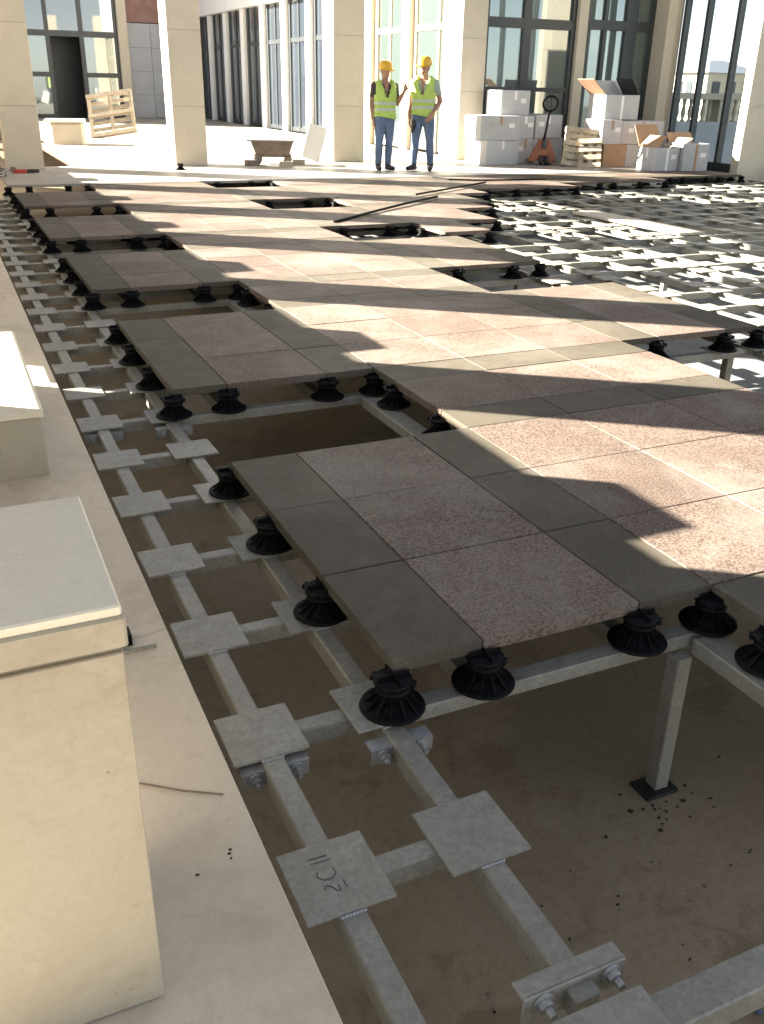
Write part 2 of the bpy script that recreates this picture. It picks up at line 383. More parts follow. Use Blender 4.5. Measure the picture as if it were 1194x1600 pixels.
# posts down to the slab
def post(x, y):
    b = MB().box(x-.026, x+.026, y-.026, y+.026, ZS+.008, ZP-.058, c=.003); o = fbuild(b, 'post', 'steel')
    b = MB().box(x-.075, x+.05, y-.05, y+.04, ZS+.002, ZS+.012, c=.002); c = b.build('base_plate', 'bitumen', o)
for n in range(0, 4):
    if n == 0: post(1.80, 1.72)
    if n: post(4.42, 1.78+2.5*n)
post(1.80, .8); post(6.4, 7.2)
# angle cleats with bolts
def cleat(x, y, half=.085):
    b = MB().box(x-half, x+half, y-.004, y, ZP-.062, ZP-PADT-.012); b.box(x-half, x+half, y, y+.04, ZP-PADT-.016, ZP-PADT-.012)
    o = fbuild(b, 'angle_cleat', 'zinc')
    for s in (-1, 1):
        q = MB().cone((x+s*half*.62, y-.005, ZP-.040), (x+s*half*.62, y-.011, ZP-.040), .020, .020, 16, smooth=False)
        q.cone((x+s*half*.62, y-.011, ZP-.040), (x+s*half*.62, y-.023, ZP-.040), .0135, .0135, 6, smooth=False)
        q.cone((x+s*half*.62, y-.023, ZP-.040), (x+s*half*.62, y-.036, ZP-.040), .007, .007, 10)
        q.build('bolt', 'zinc', o)
cleat(XA, 1.797-.115); cleat(XB, 1.797-.155); cleat(XA, 4.297-.115); cleat(XB, 4.297-.155)
# upright clip with bolts at the very front
b = MB().box(XB-.120, XB+.105, .892, .898, ZP-.062, ZP+.004, c=.002); b.box(XB-.120, XB+.105, .898, .935, ZP-.002, ZP+.004, c=.002)
o = fbuild(b, 'angle_cleat', 'steel')
for s in (-.078, .072):
    q = MB().cone((XB+s, .891, ZP-.018), (XB+s, .886, ZP-.018), .021, .021, 16, smooth=False); q.cone((XB+s, .886, ZP-.018), (XB+s, .874, ZP-.018), .0145, .0145, 6, smooth=False); q.cone((XB+s, .874, ZP-.018), (XB+s, .856, ZP-.018), .008, .008, 10); q.build('bolt', 'zinc', o)
# handwriting on the second pad
def strokes(b, ls, wd=.0022):
    for l in ls:
        for a, c in zip(l, l[1:]):
            a, c = Vector((a[0], a[1], .0008)), Vector((c[0], c[1], .0008)); d = (c-a).normalized(); s = Vector((-d.y, d.x, 0))*wd/2
            b.add([a-s, c-s, c+s, a+s], [(0,1,2,3)])
if marked_pad:
    hw = MB()
    arc = [(.016*math.cos(t)-.012, .017*math.sin(t)) for t in [R(q) for q in range(-150, 171, 30)]]
    T = lambda l, dy: [(x, y+dy) for x, y in l]
    strokes(hw, [[(-.038, .058), (.004, .056)], [(-.036, .045), (.006, .043)],
                 [(-.030, .022), (-.036, .008), (-.026, -.004), (-.008, -.006), (.004, .004), (.002, .020)],
                 [(-.034, -.030), (-.028, -.020), (-.018, -.024), (-.010, -.040), (-.004, -.042), (-.003, -.026)],
                 [(.010, -.018), (.012, -.040)]], .0028)
    hw.build('pencil_mark', 'pencil', marked_pad)

# ------------------------------------------------------------------ pedestals
PH = -TH-ZP
def ped_meshes():
    base = MB().lathe([(.0, .0), (.086, .0), (.088, .004), (.086, .008), (.074, .009), (.05, .016), (.044, .026), (.0, .026)], 28)
    stem = MB().lathe([(.040, .022), (.040, .052), (.046, .054), (.046, .066), (.036, .068), (.036, .074)], 20)
    for k in range(12):
        t = 2*math.pi*k/12; m = Matrix.Rotation(t, 4, 'Z')
        stem.add([m @ Vector(q) for q in ((.038,-.0016,.05),(.076,-.0016,.009),(.038,-.0016,.009),(.038,.0016,.05),(.076,.0016,.009),(.038,.0016,.009))], [(0,2,1),(3,4,5),(0,1,4,3),(1,2,5,4)])
    head = MB().lathe([(.0, .070), (.048, .072), (.052, .078), (.052, PH-.004), (.049, PH-.0015), (.0, PH-.0015)], 22)
    for k in range(4):
        m2 = Matrix.Rotation(math.pi/2*k+.78, 4, 'Z'); head.box(.046, .060, -.012, .012, PH-.016, PH-.002, m2)
    t_, a_ = .0016, .046; pl = [(t_, -a_), (t_, -t_), (a_, -t_), (a_, t_), (t_, t_), (t_, a_), (-t_, a_), (-t_, t_), (-a_, t_), (-a_, -t_), (-t_, -t_), (-t_, -a_)]
    tabs = MB(); tabs.add([(x, y, z) for z in (PH-.002, PH+.012) for x, y in pl], [tuple(range(12))[::-1], tuple(range(12, 24))]+[(k, (k+1) % 12, 12+(k+1) % 12, 12+k) for k in range(12)])
    return [('base', base), ('stem', stem), ('head', head), ('spacer_tab', tabs)]
PM = []
for nme, b in ped_meshes():
    me = b.mesh(nme); me.materials.append(M['plastic']); PM.append((nme, me))
allb = MB()
for nme, b in ped_meshes(): allb.add(b.v, b.f, True)
ped_one = allb.mesh('paver_pedestal'); ped_one.materials.append(M['plastic'])
def pedestal(x, y, label, group, detail=True, rz=None):
    rz = random.uniform(-.12, .12) if rz is None else rz
    if detail:
        e = empty('paver_pedestal', (x, y, ZP+.001), rz)
        for nme, me in PM: link(nme, me, e)
    else:
        e = link('paver_pedestal', ped_one, None, (x, y, ZP+.001), (0, 0, rz))
    return tag(e, label, 'pedestal', group)
nst = 0
PLN = ['nearest', 'second', 'third', 'fourth', 'fifth', 'sixth']
for j in range(len(YC)):
    for i in range(len(XC)):
        x, y = XC[i], YC[j]
        adj = [present(i-1, j-1), present(i, j-1), present(i-1, j), present(i, j)]
        if not any(adj) or all(adj) or y > 14.3 or y < 1.2: continue
        if (x-3.4)*.9 > (y-.2)*1.75 or (i >= 6 and y < 2.9): continue
        n = int((y-1.775+.02)//2.5); q = (y-1.775) - 2.5*n
        det = y < 7.2
        pn = PLN[min(n, 5)]; pn1 = PLN[min(n+1, 5)]
        if i == 0:
            r = int(round(q/.5)); lab = 'black pedestal under the front left corner of the %s shaded platform' % pn if r == 0 else 'black pedestal, %s from the front, under the left edge of the %s shaded platform' % (ORD[r], pn)
            gr = 'pedestals along the left edge of the paving'
        elif i <= 2:
            f_ = 'front' if q < .1 else 'rear'
            lab = 'black pedestal %s of the pink slab under the %s edge of the %s shaded platform' % ('left' if i == 1 else 'right', f_, pn); gr = 'pedestals under the shaded platforms'
            if q > .1: det = False
        elif i == 3:
            if q < .1: lab = 'black pedestal under the front right corner of the %s shaded platform' % pn
            else: lab = 'black pedestal, %s one on the right of the dark gap before the %s platform' % ('nearest' if q < 1.6 else 'middle' if q < 1.9 else 'farthest', pn1)
            gr = 'pedestals on the right side of the shaded gaps'
        elif i <= 9:
            OP = ['half-hidden front', 'nearest', 'second', 'third', 'fourth', 'fifth', 'sixth']; on = OP[min(max(n, 0), 6)] if q > .1 else OP[min(max(n-1, 0), 6)]
            gr = 'pedestals round the sunlit openings'; sd_ = {6: 'left corner', 7: 'edge, left of the middle', 8: 'edge, right of the middle', 9: 'right corner'}[i]
            if q < .1: lab = 'black pedestal at the far %s of the %s sunlit opening' % (sd_, on)
            elif 1.4 < q < 1.6: lab = 'black pedestal at the near %s of the %s sunlit opening' % (sd_, on)
            elif q > 1.6: lab = 'black pedestal on the %s side of the %s sunlit opening, %s one' % ('left' if i == 6 else 'right', on, 'nearer' if q < 2 else 'farther')
            else: lab = 'black pedestal under the right paving edge, %s behind the %s sunlit opening' % ('first' if q < .6 else 'second', OP[min(max(n-1, 0), 6)])
        elif y < 11.3:
            nst += 1; gr = 'pedestals along the stepped right edge'; det = False
            lab = 'black pedestal under the stepped right paving edge, %s from the front' % nth(nst-1)
        else:
            gr = 'tiny pedestals under the far paving edge'; det = False
            lab = 'tiny black pedestal in the row under the far paving edge'
        pedestal(x + (.0 if i else -.002), y-.012 if q < .1 and i <= 3 else y, lab, gr, det)

# the supports and tubes hidden under the paving
hid = MB()
for j in range(len(YC)):
    for i in range(1, 10):
        x, y = XC[i], YC[j]
        if 1 < y < 12 and present(i-1, j-1) and present(i, j-1) and present(i-1, j) and present(i, j):
            hid.lathe([(.0, .001), (.086, .001), (.074, .01), (.042, .03), (.040, .066), (.05, .072), (.05, PH-.0015), (0, PH-.0015)], 12, (x, y, ZP))
stuff(hid.build('hidden_pedestal', 'plastic', paving))
for n in range(4):
    for xx in (1.138, 1.663, 2.468, 3.003): fbuild(MB().box(xx-.025, xx+.025, 1.83+2.5*n, 3.2+2.5*n, ZP-.065, ZP-.008), 'tube', 'steel')
    for k in range(1, 3):
        y = 1.775+2.5*n+.5*k; fbuild(MB().box(XB+.03, 3.5, y-.025, y+.025, ZP-.064, ZP-.0085), 'tube', 'steel')

# ------------------------------------------------------------------ ledge and stone blocks on the left
b = MB().box(-.30, .403, -1.2, 21, ZL-.03, ZL, c=.002); b.box(-.30, .36, -1.2, 21, ZS+.002, ZL-.03)
struct(b.build('stone_ledge', 'ledge'))
e = tag(empty('stone_plinth', (-.1, 1.35, ZL)), 'nearest cream stone plinth with a projecting cap, standing on the ledge', 'plinth')
def rel(o, e): o.location = -e.location; return o
rel(MB().box(-.33, .131, 1.163, 1.50, ZL+.001, .618, c=.003).build('shaft', 'plinth', e), e)
rel(MB().box(-.36, .1345, 1.154, 1.175, ZL+.004, .606, c=.002).build('facing_slab', 'plinth', e), e)
rel(MB().box(-.40, .142, 1.148, 1.56, .6185, .668, c=.004).build('cap', 'plinth', e), e)
rel(MB().box(-.40, .138, 1.153, 1.56, .6685, .684, c=.003).build('cap_lit_top', 'lit_top', e), e)  # thin paler layer: skylight on the cap top is painted in
e = tag(empty('stone_block', (0, 4.3, ZL)), 'long low cream stone block with a sunlit top on the left ledge', 'stone block')
rel(MB().box(-.30, .225, 3.69, 5.03, ZL+.001, .135, c=.005).build('body', 'plinth', e), e)
rel(MB().box(-.30, .232, 3.68, 5.04, .1355, .163, c=.004).build('top_slab', 'lit_top', e), e)  # top coloured lighter than the body to stand for light falling on it
# small steel bracket beside the plinth
e = tag(empty('wall_bracket', (.30, 2.29, ZL)), 'small dark steel bracket lying on the ledge behind the plinth', 'bracket')
q = MB().box(-.05, .055, -.03, -.024, .001, .012); q.box(-.05, -.044, -.03, .03, .001, .03); q.build('angle', 'steel', e)
MB().box(-.055, -.005, .01, .06, .001, .035).build('block', 'plastic', e)
b = MB().tube([(.20, 1.716, ZL+.003), (.285, 1.652, ZL+.003), (.366, 1.604, ZL+.003)], .0022, 6)
tag(b.build('wire', 'rust'), 'thin dark wire lying across the cream ledge', 'wire')
# little dirt spots on the ledge and grit on the slab
grit = MB()
def lump(x, y, z, r):
    grit.ball((x, y, z+r*.25), (r*random.uniform(.5, 1.6), r*random.uniform(.5, 1.3), r*.35), 6, 4)
for _ in range(80):
    x = random.gauss(1.55, .35); y = random.gauss(.95, .3)
    if x > .6: lump(x, y, ZS, random.choice((.0015, .002, .002, .003, .004, .006)))
for _ in range(40): lump(random.uniform(.5, 2.2), random.uniform(.3, 1.9), ZS, random.choice((.003, .004, .006)))
for _ in range(26): lump(1.78+random.gauss(0, .06), 1.66+random.gauss(0, .05), ZS, random.uniform(.003, .009))
for x, y, r in ((.255, 1.40, .0045), (.33, 1.43, .003), (.335, 1.44, .003), (.33, 1.416, .003)): lump(x, y, ZL, r)
stuff(grit.build('grit', 'grime'))
b = MB().ball((1.50, .98, ZS+.004), (.014, .009, .005), 8, 4); tag(b.build('plastic_scrap', 'bluebit'), 'tiny blue plastic scrap on the dusty slab', 'scrap')

# ------------------------------------------------------------------ left colonnade on its parapet (casts the long shadows)
def stone_column(x0, x1, y0, y1, z0, z1, label, group, joints, base=True):
    e = tag(empty('stone_column', ((x0+x1)/2, (y0+y1)/2, z0)), label, 'column', group)
    zs = [z0+.002]+joints+[z1]
    for a, c in zip(zs, zs[1:]):
        rel(MB().box(x0, x1, y0, y1, a+.003, c-.003, c=.004).build('stone_block', 'lime', e), e)
    rel(MB().box(x0+.012, x1-.012, y0+.012, y1-.012, z0+.001, z1-.02).build('core', 'lime', e), e)
    return e
par = tag(empty('parapet', (-.6, 8, ZL)), 'cream stone parapet with a broad coping along the left terrace edge', 'parapet')
PTOP = 1.24
# thin facing panels with a low opening beside the lit block
def prel(b, name, m='lime'): return rel(b.build(name, m, par), par)
prel(MB().box(-.39, -.35, 1.80, 3.93, ZL+.001, 1.08), 'panel')
prel(MB().box(-.39, -.35, 3.93, 5.55, .497, 1.08), 'panel')
prel(MB().box(-.39, -.35, 3.93, 5.55, ZL+.001, .16), 'panel')
prel(MB().box(-.39, -.35, 5.55, 5.88, .30, 1.08), 'panel')
prel(MB().box(-.39, -.35, 5.55, 5.88, ZL+.001, .08), 'panel')
y = 5.88
while y < 21:
    prel(MB().box(-.39, -.35, y, min(y+2.4, 21.6), ZL+.001, 1.08), 'panel'); y += 2.404
for k in range(-1, 7): prel(MB().box(-.85, -.40, 6.35+2.5*k, 6.65+2.5*k, ZS, 1.08), 'pier')
y = 1.45
while y < 40:
    prel(MB().box(-.85, -.35, y, y+2.49, 1.085, PTOP, c=.01), 'coping'); y += 2.494
# baluster stretch towards the far end
prel(MB().box(-.75, -.42, 21.7, 40, ZS, .50), 'plinth_course')
bal = MB().lathe([(.05, 0), (.05, .03), (.03, .06), (.06, .2), (.035, .42), (.05, .55), (.05, .585)], 10).mesh('baluster'); bal.materials.append(M['lime'])
yy = 22.0
while yy < 39:
    if (yy-22) % 4 > .5: link('baluster', bal, par, (-.585+.6, yy-8, .50-ZL))
    else: prel(MB().box(-.82, -.37, yy-.1, yy+.3, .502, 1.08), 'pedestal_block')
    yy += .26
for k in range(-1, 6):
    yc = 5.82+2.5*k
    stone_column(-.85, -.355, yc-.243, yc+.243, PTOP, 4.69, 'cream square column on the left parapet, %s from the front' % nth(k+1), 'columns of the left colonnade', [2.3, 3.4])
    b = MB().box(-.83, -.352, yc-1.88, yc-1.46, PTOP+.001, PTOP+.152, c=.006)
    tag(b.build('coping_block', 'lime'), 'low cream coping block on the left parapet, %s from the front' % nth(k+1), 'stone block', 'coping blocks on the parapet')
ent = tag(empty('entablature', (-.6, 16.5, 4.7)), 'heavy cream stone beam on the left colonnade', 'beam')
y = 11.5
while y < 18.9:
    rel(MB().box(-.95, -.33, y, y+2.495, 4.695, 7.8, c=.01).build('stone_block', 'lime', ent), ent); y += 2.5

# ------------------------------------------------------------------ columns of the courtyard front
stone_column(1.06, 1.62, 16.75, 17.25, 0, 4.6, 'leftmost cream square column in the background', 'courtyard columns', [.95, 2.12, 3.3])
stone_column(3.815, 4.375, 16.92, 17.45, 0, 4.6, 'cream square column left of the blue windows, its left side sunlit', 'courtyard columns', [.96, 2.12, 3.3])
stone_column(6.93, 7.55, 17.35, 17.9, 0, 4.6, 'cream square column beside the two workers', 'courtyard columns', [.98, 2.16, 3.3])
stone_column(9.60, 10.14, 17.36, 18.15, 0, 4.6, 'cream corner column left of the stacked white cartons', 'courtyard columns', [.42, 1.26, 2.2, 3.3])
stone_column(13.80, 14.60, 13.98, 14.18, ZS, 4.6, 'cream column at the right edge of the picture by the reflecting glass', 'courtyard columns', [1.1, 2.2, 3.3])

# ------------------------------------------------------------------ buildings
def wing(name, loc, label): return tag(empty(name, loc), label, 'building')
# right wing: dark framed windows facing the camera
F = wing('right_wing', (12.4, 17.5, 0), 'right building wing with dark framed green windows behind the stacked cartons')
def R_(b, name, m, e, parent=None):
    if parent is None: return rel(b.build(name, m, e), e)
    return b.build(name, m, parent)
R_(MB().box(10.55, 14.75, 17.9, 26, ZS, 9), 'wall', 'lime', F)
R_(MB().box(10.15, 14.70, 17.45, 17.88, 3.9, 8.95), 'upper_wall', 'lime', F)
def window(e, x0, x1, z0, z1, y, bars, rails, fw=.07, gm='glass', fm='dark', dep=.09):
    """window in a wall facing -Y; bars / rails = list of (centre, width)"""
    b = MB().box(x0, x0+fw, y-dep, y, z0, z1); b.box(x1-fw, x1, y-dep, y, z0, z1); b.box(x0+fw, x1-fw, y-dep, y, z0, z0+fw); b.box(x0+fw, x1-fw, y-dep, y, z1-fw, z1)
    xs = [x0+fw]; zs = [z0+fw]
    for c, wd in bars: b.box(c-wd/2, c+wd/2, y-dep+.004, y-.002, z0+fw, z1-fw); xs += [c-wd/2, c+wd/2]
    for c, wd in rails:
        for a, d in zip(xs[::2], xs[1::2]+[x1-fw]): b.box(a, d, y-dep+.006, y-.003, c-wd/2, c+wd/2)
        zs += [c-wd/2, c+wd/2]
    xs.append(x1-fw); zs.append(z1-fw)
    wo = R_(b, 'window', fm, e)
    for a, d in zip(xs[::2], xs[1::2]):
        for c, f in zip(zs[::2], zs[1::2]):
            p = MB(); yy = y-.03+random.uniform(-.001, .001); t = random.uniform(-.003, .003)
            p.add([(a, yy-t, c), (d, yy+t, c), (d, yy+t, f), (a, yy-t, f)], [(0,1,2,3)])
            p.build('pane', gm, wo)
    return wo
window(F, 10.16, 12.30, .03, 3.88, 17.60, [(11.15, .18)], [(2.51, .18), (1.32, .08)], .10)
R_(MB().box(12.30, 12.52, 17.42, 17.85, .01, 3.9), 'pilaster', 'lime', F)
window(F, 12.53, 14.28, .03, 3.88, 17.60, [(13.04, .09), (13.64, .19)], [(2.55, .18)], .08)
R_(MB().box(14.28, 14.52, 17.10, 17.88, .01, 3.9), 'pilaster', 'lime', F); R_(MB().box(14.54, 14.74, 17.2, 17.88, .01, 3.9), 'pilaster', 'lime', F)
# clear glass screen facing left; the terrace and the sky beyond are seen through it
GW = tag(empty('glass_screen', (14.8, 12, 0)), 'tall clear glass screen with dark mullions at the right edge', 'glass screen')
R_(MB().box(14.62, 14.90, 5.5, 17.05, 4.2, 4.9), 'header', 'lime', GW)
R_(MB().box(14.69, 14.83, 5.5, 17.05, ZS, .02), 'plinth', 'dark', GW)
ys = [17.08, 16.42, 15.55, 14.62, 13.7, 12.2, 10.7, 9.2, 7.7, 6.2]
for a, c in zip(ys, ys[1:]):
    p = MB().box(14.755, 14.767, c+.036, a-.036, .021, 4.199); R_(p, 'pane', 'clear', GW)
for a in ys: R_(MB().box(14.69, 14.83, a-.035, a+.035, .021, 4.2), 'mullion', 'dark', GW)
WR = tag(empty('wall_return', (15.4, 18.5, ZS)), 'short grey wall seen through the left end of the glass screen', 'wall')
rel(MB().box(14.78, 15.62, 18.2, 18.8, ZS, 4.4, c=.01).build('wall', 'cladding', WR), WR)
TB = tag(empty('balustrade', (20, 20.7, ZS)), 'dark shaded stone balustrade seen through the glass screen', 'balustrade')
rel(MB().box(15.65, 34, 20.45, 20.95, -4.99, .62).build('plinth_course', 'cladding', TB), TB)
rel(MB().box(15.65, 34, 20.42, 20.98, 1.16, 1.31, c=.01).build('coping', 'lime', TB), TB)
bal = MB().lathe([(.06, 0), (.06, .03), (.035, .06), (.07, .2), (.04, .40), (.06, .52), (.06, .539)], 10).mesh('baluster'); bal.materials.append(M['lime'])
xx = 16.0
while xx < 30:
    if (xx-16) % 3.2 > .45: link('baluster', bal, TB, (xx-20, 0, .6205-ZS))
    else: rel(MB().box(xx-.1, xx+.12, 20.47, 20.93, .621, 1.159).build('pedestal_block', 'lime', TB), TB)
    xx += .22
# long wing with fins
L = wing('fin_wing', (10.1, 28, 0), 'long building wing with pale fins between tall dark blue windows')
R_(MB().box(10.5, 14.7, 26.1, 60, ZS, 9), 'wall', 'lime', L)
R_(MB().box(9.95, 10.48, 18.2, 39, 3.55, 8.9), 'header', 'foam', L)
fy = 20.85
k = 0
while fy < 39:
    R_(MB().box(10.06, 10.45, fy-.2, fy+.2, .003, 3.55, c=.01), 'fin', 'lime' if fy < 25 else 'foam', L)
    nxt = min(fy+2.1, 39.3)
    a, c = fy+.22, nxt-.22
    b = MB(); b.box(10.16, 10.24, a, a+.10, .003, 3.55); b.box(10.16, 10.24, c-.16, c, .003, 3.55); mid = (a+c)/2; b.box(10.17, 10.23, mid-.05, mid+.05, .003, 3.55)
    for z in (.08, 2.5): b.box(10.175, 10.225, a+.1, c-.16, z-.06, z+.06)
    w_ = R_(b, 'window', 'dark' if fy > 24.9 else 'wood', L)
    for p0, p1 in ((a+.10, mid-.05), (mid+.05, c-.16)):
        for z0, z1 in ((.14, 2.44), (2.56, 3.54)):
            p = MB(); p.add([(10.2, p1, z0), (10.2, p0, z0), (10.2, p0, z1), (10.2, p1, z1)], [(0,1,2,3)]); p.build('pane', 'bluegl' if fy > 22.5 else 'glass', w_)
    fy = nxt; k += 1
    if nxt >= 39.3: break
b = MB(); b.box(10.16, 10.24, 18.22, 18.35, .003, 3.55); b.box(10.17, 10.23, 19.4, 19.5, .003, 3.55); b.box(10.17, 10.23, 20.5, 20.62, .003, 3.55); b.box(10.175, 10.225, 18.35, 20.5, 2.44, 2.56)
w_ = R_(b, 'window', 'wood', L)
for p0, p1 in ((18.35, 19.4), (19.5, 20.5)):
    for z0, z1 in ((.03, 2.44), (2.56, 3.54)):
        p = MB(); p.add([(10.2, p1, z0), (10.2, p0, z0), (10.2, p0, z1), (10.2, p1, z1)], [(0,1,2,3)]); p.build('pane', 'glass', w_)
# rear wing with the dark doorway
B = wing('rear_wing', (5, 39.5, 0), 'rear building wing with a dark open doorway and grey cladding')
R_(MB().box(-1, 3.55, 39.4, 46, ZS, 12.6), 'wall', 'cladding', B)
R_(MB().box(7.35, 10.05, 39.6, 46, ZS, 3.3), 'wall', 'cladding', B)
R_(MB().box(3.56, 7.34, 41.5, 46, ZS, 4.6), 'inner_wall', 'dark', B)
R_(MB().box(3.56, 10.05, 39.45, 46, 4.62, 12.6), 'upper_wall', 'cladding', B)
R_(MB().box(7.36, 10.04, 39.55, 46, 3.32, 4.6), 'red_band', 'redband', B)
for xx in range(3):
    for zz in range(4): R_(MB().box(7.37+xx*.9, 7.37+xx*.9+.89, 39.52, 39.59, .01+zz*.82, .01+zz*.82+.81, c=.005), 'cladding_panel', 'cladding', B)
R_(MB().box(7.02, 7.36, 39.2, 39.9, .003, 4.6), 'pilaster', 'lime', B)
wo = MB()
for x0, x1 in ((3.56, 3.66), (4.42, 4.56), (5.62, 5.78), (6.9, 7.01)): wo.box(x0, x1, 39.4, 39.52, .003, 4.6)
for x0, x1 in ((3.66, 4.42), (4.56, 5.62), (5.78, 6.9)): wo.box(x0, x1, 39.41, 39.51, 2.75, 2.95)
for x0, x1 in ((3.66, 4.42), (5.78, 6.9)): wo.box(x0, x1, 39.41, 39.51, 1.40, 1.56); wo.box(x0, x1, 39.41, 39.51, .003, .12)
wo = R_(wo, 'window', 'dark', B)
for x0, x1, z0, z1, gm in ((3.66, 4.42, .12, 1.4, 'glass'), (3.66, 4.42, 1.56, 2.75, 'glass'), (5.78, 6.9, .12, 1.4, 'glass'), (5.78, 6.9, 1.56, 2.75, 'glass'), (3.66, 4.42, 2.95, 4.6, 'bluegl'), (4.56, 5.62, 2.95, 4.6, 'bluegl'), (5.78, 6.9, 2.95, 4.6, 'bluegl')):
    p = MB(); p.add([(x0, 39.46, z0), (x1, 39.46, z0), (x1, 39.46, z1), (x0, 39.46, z1)], [(0,1,2,3)]); p.build('pane', gm, wo)
# distant pavilion, seen through the glass screen
D = wing('far_pavilion', (61.5, 66.5, -5), 'far pale pavilion with a low hipped roof beyond the glass screen')
R_(MB().box(59.2, 64.6, 65, 69, -5, 2.75), 'wall', 'lime', D)
b = MB(); b.add([(58.8, 64.5, 2.77), (65.0, 64.5, 2.77), (65.0, 69.5, 2.77), (58.8, 69.5, 2.77), (61, 67, 3.75), (62.6, 67, 3.75)], [(0,1,5,4), (1,2,5), (2,3,4,5), (3,0,4), (3,2,1,0)])
R_(b, 'roof', 'roofing', D)
for k in range(3):
    R_(MB().box(59.13, 59.21, 65.5+k*1.2, 66.2+k*1.2, .9, 2.1), 'window', 'dark', D); R_(MB().box(59.8+k*1.7, 60.6+k*1.7, 64.93, 65.01, .9, 2.1), 'window', 'dark', D)

# ------------------------------------------------------------------ cartons
def carton(x0, x1, y0, y1, z0, z1, label, rz=0, m='carton', flaps=None, open_top=False):
    cx, cy = (x0+x1)/2, (y0+y1)/2; rz += random.uniform(-.07, .07); e = tag(empty('carton', (cx, cy, z0), rz), label, 'carton', 'cartons stacked by the window')
    hx, hy, h = (x1-x0)/2, (y1-y0)/2, z1-z0
    t = .012
    if open_top:
        b = MB().box(-hx, hx, -hy, -hy+t, .001, h); b.box(-hx, hx, hy-t, hy, .001, h); b.box(-hx, -hx+t, -hy+t, hy-t, .001, h); b.box(hx-t, hx, -hy+t, hy-t, .001, h); b.box(-hx+t, hx-t, -hy+t, hy-t, .001, t)
        b.build('body', m, e)
    else:
        MB().box(-hx, hx, -hy, hy, .001, h, c=.012).build('body', m, e)
        MB().box(-hx+.012, hx-.012, -.03, .03, h, h+.0015).build('tape', 'kraft', e)
    if m == 'carton':
        MB().box(-.028, .028, -hy-.0012, -hy+.002, h*.62 if not open_top else .001, h-.013).build('tape', 'kraft' if random.random() < .4 else 'foam', e)
        if random.random() < .6: lx = random.choice((-1, 1))*hx*.55; MB().box(lx-.06, lx+.06, -hy-.0012, -hy+.002, h*.5, h*.5+.08).build('shipping_label', 'foam', e)
        MB().box(-hx-.0012, -hx+.002, -.028, .028, h*.55, h-.013).build('tape', 'foam', e)
    for side, ln, ang, fm in (flaps or []):
        # hinged at an upper edge: side 'f','b','l','r'; ang from vertical outwards
        if side in 'lr':
            s = -1 if side == 'l' else 1; mt = Matrix.Translation((s*hx, 0, h)) @ Matrix.Rotation(s*R(ang), 4, 'Y')
            b = MB().box(-.005, .005, -hy+.01, hy-.01, .002, ln, mt)
        else:
            s = -1 if side == 'f' else 1; mt = Matrix.Translation((0, s*hy, h)) @ Matrix.Rotation(-s*R(ang), 4, 'X')
            b = MB().box(-hx+.01, hx-.01, -.005, .005, .002, ln, mt)
        b.build('flap', fm, e)
    return e
carton(9.57, 10.33, 16.22, 16.95, 0, .435, 'white carton on the floor at the left end of the stack', .02)
carton(9.50, 10.34, 16.20, 16.95, .437, .86, 'white carton second from the bottom at the left end of the stack', -.02)
carton(10.06, 10.72, 16.55, 17.1, .862, 1.30, 'white carton on top of the left stack', .0)
carton(10.37, 10.76, 16.4, 17.0, 0, .45, 'white carton on the floor behind the pallet truck', .03)
carton(10.37, 10.76, 16.4, 17.0, .452, .86, 'grey shaded carton behind the handle of the pallet truck', -.01)
carton(10.79, 11.5, 16.45, 17.05, 0, .46, 'white carton on the floor behind the leaning wooden pallet')
carton(10.79, 11.42, 16.4, 17.0, .462, .88, 'grey shaded carton right of the pallet truck handle', .02)
carton(11.62, 12.18, 15.3, 15.9, 0, .40, 'brown carton on the floor beside the leaning wooden pallet', 0, 'kraft')
carton(12.20, 12.92, 15.35, 15.95, 0, .40, 'white carton on the floor, bottom of the right stack')
carton(11.60, 12.05, 15.32, 15.95, .402, .83, 'white carton at the middle level of the right stack, left one', .02)
carton(12.07, 13.05, 15.32, 15.95, .402, .81, 'wide white carton at the middle level of the right stack', -.01)
carton(11.70, 12.52, 15.5, 16.0, .832, 1.26, 'open white carton on top of the right stack with its flaps up', .02, 'carton', [('l', .42, 52, 'kraft'), ('b', .25, 10, 'carton'), ('r', .36, -38, 'dark')], True)
carton(12.03, 12.58, 14.25, 14.75, 0, .40, 'open carton with a sunlit cream flap in front of the right stack', .03, 'carton', [('b', .42, 30, 'kraft'), ('r', .33, 62, 'wood'), ('l', .3, -50, 'kraft')], True)
carton(12.62, 13.17, 14.12, 14.65, 0, .47, 'rightmost open white carton beside the glass wall', -.06, 'carton', [('b', .2, 35, 'kraft')], True)

# ------------------------------------------------------------------ pallets
def pallet(loc, rot, label, nslat=6, w_=1.0, l_=.8):
    e = tag(empty('wooden_pallet', loc), label, 'pallet', 'wooden pallets'); e.rotation_euler = rot
    for k in range(nslat):
        z = l_*k/(nslat-1); MB().box(-w_/2, w_/2, -.012, .012, z, z+.085).build('slat', 'wood', e)
    for x in (-w_/2+.01, -.04, w_/2-.09): MB().box(x, x+.08, .014, .085, 0, l_+.085).build('bearer', 'wood', e)
    for k in (0, nslat//2, nslat-1):
        z = l_*k/(nslat-1); MB().box(-w_/2, w_/2, .087, .107, z, z+.085).build('bottom_slat', 'wood', e)
    return e
pallet((11.18, 15.45, 0), (R(-14), R(6), R(-24)), 'broken wooden pallet leaning against the white cartons', 6, .62, .62)
pallet((11.28, 15.2, 0), (R(-20), R(-4), R(-40)), 'small wooden pallet piece lying against the brown carton', 4, .42, .45)
pallet((4.25, 25.5, 0.06), (R(26), R(9), R(158)), 'pale wooden pallet leaning in front of the rear doorway', 7, 1.15, 1.0)

